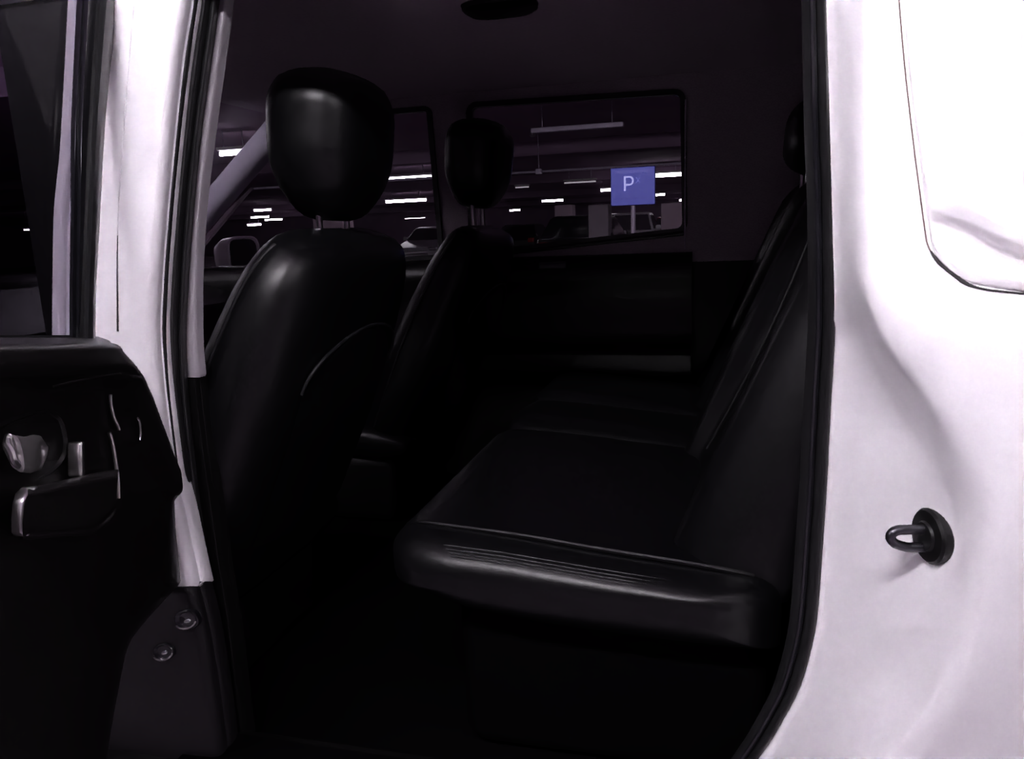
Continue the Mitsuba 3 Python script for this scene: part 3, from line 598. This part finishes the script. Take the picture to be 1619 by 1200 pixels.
# ================================================================ SEATS
def seat_section(t, w, th):
    """closed outline in (lateral, fore-aft) for the backrest at height fraction t: rear side gently rounded, front with two bolsters"""
    a = np.linspace(0, 2 * math.pi, 64, endpoint=False)
    ct, st = np.cos(a), np.sin(a)
    e = 2.7
    x = np.sign(ct) * np.abs(ct) ** (2 / e) * w
    y = np.sign(st) * np.abs(st) ** (2 / 2.3) * th
    bol = .035 * np.exp(-((np.abs(x) / w - .82) / .18) ** 2) * (1 - .6 * t)
    y = np.where(st < 0, y - bol, y)       # negative = towards the front of the car
    return x, y
def front_seat(cy, dx, label, hz=0.0):
    k = thing('front_seat', label, 'car seat', 'front seats')
    Bb, Bt = V(-.87 + dx, cy, .68), V(-.602 + dx, cy, 1.255)
    ax = (Bt - Bb) / np.linalg.norm(Bt - Bb); back = V(ax[2], 0, -ax[0])
    H = np.linalg.norm(Bt - Bb)
    wf = PchipInterpolator([0, .3, .55, .75, .86, .94, .98, 1.0], [.235, .255, .258, .248, .234, .208, .168, .02])
    tf = PchipInterpolator([0, .4, .8, .93, .98, 1.0], [.090, .094, .078, .062, .042, .008])
    rings = []
    def ring(t, gw=1.0, go=0.0):
        x, y = seat_section(t, float(wf(t)) * gw, float(tf(t)))
        return Bb + ax * (t * H) + x[:, None] * V(0, 1, 0) + (y + go)[:, None] * back
    ts = np.r_[0, .004, np.linspace(.02, .9, 30), .93, .95, .965, .98, .99, .996, 1.0]
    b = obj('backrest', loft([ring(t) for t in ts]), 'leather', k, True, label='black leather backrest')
    # piping: an outline seam around the side of the backrest
    for s in (-1, 1):
        pts = []
        for t in np.linspace(.03, .955, 40):
            w = float(wf(t)); th = float(tf(t))
            pts.append(Bb + ax * (t * H) + V(0, s * (w * .965), 0) + back * (-th * .52))
        obj('piping', tube(pts, .0032, 8), 'stitch', b)
    # map pocket on the rear face
    rows = []
    for t in np.linspace(.15, .775, 16):
        ww = .165 * min(1, math.sqrt(max(0.02, (0.78 - t) / .15)))
        r_ = []
        for f in np.linspace(-1, 1, 15):
            x = f * ww; w, th = float(wf(t)), float(tf(t))
            yb = th * (1 - min(1, abs(x) / w) ** 2.7) ** (1 / 2.3) + .010 * (1 - f * f) + .002
            r_.append(Bb + ax * (t * H) + V(0, x, 0) + back * yb)
        rows.append(r_)
    obj('map_pocket', grid_mesh(np.array(rows)), 'leather', b, True)
    arc = [Bb + ax * (t * H) + V(0, x, 0) + back * (float(tf(t)) * (1 - min(1, abs(x) / float(wf(t))) ** 2.7) ** (1 / 2.3) + .006) for x, t in [(math.cos(a) * .172, .62 + .16 * math.sin(a)) for a in np.linspace(math.pi, 0, 40)]]
    obj('pocket_piping', tube(arc, .003, 8), 'stitch', b)
    # headrest: rounded block on two chrome posts
    Hc = V(-.629 + dx, cy, 1.398 + hz); hx = V(.10, 0, 1.0); hx /= np.linalg.norm(hx); hb_ = V(hx[2], 0, -hx[0])
    hw = PchipInterpolator([-1, -.95, -.8, -.5, 0, .5, .78, .92, .98, 1], [.030, .052, .075, .108, .126, .126, .112, .084, .052, .01])
    ht = PchipInterpolator([-1, -.95, -.7, -.2, .4, .8, .94, 1], [.025, .042, .066, .085, .088, .074, .048, .010])
    h = obj('headrest', loft([superring(Hc + hx * (.122 * t), V(0, 1, 0), hb_, float(hw(t)), float(ht(t)), 2.7, 56) for t in np.r_[-1, -.98, np.linspace(-.95, .9, 26), .94, .97, .985, .995, 1]]), 'leather', k, True, label='black leather headrest')
    for s in (-1, 1):
        obj('headrest_post', tube([V(-.640 + dx, cy + s * .05, 1.18), V(-.640 + dx, cy + s * .05, 1.32)], .0055, 12), 'chrome', k, label='chrome headrest post')
        obj('post_guide', tube([V(-.638 + dx, cy + s * .05, 1.225), V(-.6395 + dx, cy + s * .05, 1.262)], [.013, .011], 14), 'dark_plastic', k)
    # cushion and base
    rr = []
    for x, hz, zc in ((-1.43, .03, .73), (-1.41, .055, .72), (-1.36, .07, .715), (-1.1, .075, .69), (-.9, .07, .665), (-.82, .05, .66), (-.80, .02, .66)):
        rr.append(superring(V(x + dx, cy, zc), V(0, 1, 0), V(0, 0, 1), .25 if hz > .04 else .22, hz, 3.2, 48))
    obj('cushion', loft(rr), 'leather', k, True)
    obj('seat_base', rbox((-1.1 + dx, cy, .52), (.24, .21, .10), .03), 'dark_plastic', k)
    return k
front_seat(1.23, 0.0, 'black leather front seat nearest the open door, its large headrest in front of the windscreen')
front_seat(2.14, -.015, 'black leather front seat on the far side, its headrest before the far windows', hz=.035)

# rear bench
bench = thing('rear_seat', 'black leather rear bench seat with bolstered backrests, seen through the open door', 'car seat')
def cushion(y0, y1, name, edge=True):
    """a padded block: profile in (x, z) swept across the car"""
    prof = [(-.448, .740), (-.480, .752), (-.482, .788), (-.465, .816), (-.42, .830), (-.30, .827), (-.15, .816), (.00, .806), (.07, .80), (.10, .77), (.10, .70), (.0, .695), (-.25, .70), (-.38, .716)]
    prof = [(x, z - .020 - .034 * (x + .45)) for x, z in prof]
    c = np.array(prof); ce = c.mean(0)
    n = 90
    cl = np.vstack([c, c[:1]])
    cc = PchipInterpolator(np.arange(len(cl)), cl, axis=0)(np.linspace(0, len(c), n, endpoint=False))
    rings = []
    ys = [(0, .30), (.003, .45), (.008, .58), (.016, .70), (.026, .80), (.038, .88), (.052, .945), (.066, .985), (.08, 1.0)]
    seq = [(y0 + a, b) for a, b in ys] + [((y0 + y1) / 2, 1.0)] + [(y1 - a, b) for a, b in ys[::-1]]
    for y, s in seq:
        q = ce + (cc - ce) * V(.5 + .5 * s, s)
        rings.append(np.c_[q[:, 0], np.full(n, y), q[:, 1]])
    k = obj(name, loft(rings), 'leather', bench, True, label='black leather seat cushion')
    return k
kc = cushion(.965, 1.66, 'cushion')
edge = curve([V(x, y, z + .0015 - .020 - .034 * (x + .45)) for x, y, z in ((-.474, 1.13, .797), (-.469, 1.075, .808), (-.452, 1.045, .820), (-.42, 1.035, .8285), (-.30, 1.030, .827), (-.14, 1.028, .8165), (.0, 1.028, .807), (.06, 1.030, .799))], 60)
obj('piping', tube(edge, .0042, 8), 'leather', kc)
for sc_, ya in ((.80, .026), (.745, .0200), (.69, .0150), (.635, .0110)):   # stitched lines along the outer bolster
    pts = []
    for x in np.linspace(-.40, .02, 30):
        zt = float(np.interp(x, [-.42, -.30, -.15, .0, .07], [.830, .827, .816, .806, .80])); zc = .768
        pts.append(V(-.20 + (x + .20) * (.5 + .5 * sc_), .965 + ya - .0002, zc + (zt - zc) * sc_ - .020 - .034 * (x + .45)))
    obj('stitch_line', tube(np.array(pts), .0011, 6), 'stitch', kc)
obj('seat_base', rbox((-.15, 1.66, .57), (.235, .62, .145), .03), 'carpet', bench)
cushion(1.665, 1.95, 'cushion'); cushion(1.955, 2.34, 'cushion')
def backrest(y0, y1, bol):
    rows = []
    n = 33
    fr = np.linspace(0, 1, n)
    rings = []
    for t in np.r_[0, .01, .03, np.linspace(.06, .9, 18), .94, .97, .985, 1.0]:
        z = .74 + .62 * t
        xf = -.035 + .26 * t + .02 * math.sin(math.pi * t)
        sh = 1 - (max(0, t - .88) / .12) ** 2.2 * .35
        ins = .0 if t < .9 else .03 * ((t - .9) / .1) ** 2
        yy = y0 + ins + (y1 - y0 - 2 * ins) * fr
        d = np.minimum(fr, 1 - fr) * (y1 - y0)
        b = bol * (np.exp(-((d - .075) / .040) ** 2)) * math.sin(math.pi * min(1, t * .9 + .1)) ** .5
        edge = .05 * np.exp(-d / .016)
        front = np.c_[xf - b + edge + (1 - sh) * .12, yy, np.full(n, z)]
        rear = np.c_[np.full(n, xf + .15 - (1 - sh) * .12) - edge * .5, yy, np.full(n, z - .02)][::-1]
        rings.append(np.vstack([front, rear]))
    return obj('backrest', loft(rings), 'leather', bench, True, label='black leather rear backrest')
b1 = backrest(1.03, 1.66, .055); b2 = backrest(1.665, 1.95, .0); b3 = backrest(1.955, 2.34, .04)
for yy in (1.175, 1.515):
    obj('seam', tube([V(-.035 + .26 * t + .02 * math.sin(math.pi * t) - .004, yy, .74 + .62 * t) for t in np.linspace(.1, .88, 24)], .0025, 6), 'stitch', b1)
for cy in (1.36, 2.14):
    Hc = V(.235, cy, 1.45)
    k = obj('headrest', loft([superring(Hc + V(.10, 0, 1) * (.095 * t), V(0, 1, 0), V(1, 0, -.1), .13 * (1 - abs(t) ** 5) + .004, .055 * (1 - abs(t) ** 4) + .004, 2.8, 40) for t in np.linspace(-1, 1, 25)]), 'leather', bench, True, label='black leather rear headrest')
    for s in (-1, 1):
        obj('headrest_post', tube([V(.225, cy + s * .06, 1.30), V(.228, cy + s * .06, 1.37)], .006, 10), 'chrome', k)
# seat belt buckle with a red button at the crease of the bench
k = thing('belt_buckle', 'small dark seat belt buckle with a dim red button in the rear seat crease', 'buckle')
obj('body', rbox((.012, 1.20, .815), (.016, .012, .026), .006), 'dark_plastic', k)
obj('button', rbox((.010, 1.20, .842), (.012, .009, .003), .002), 'button_red', k, label='dim red release button')
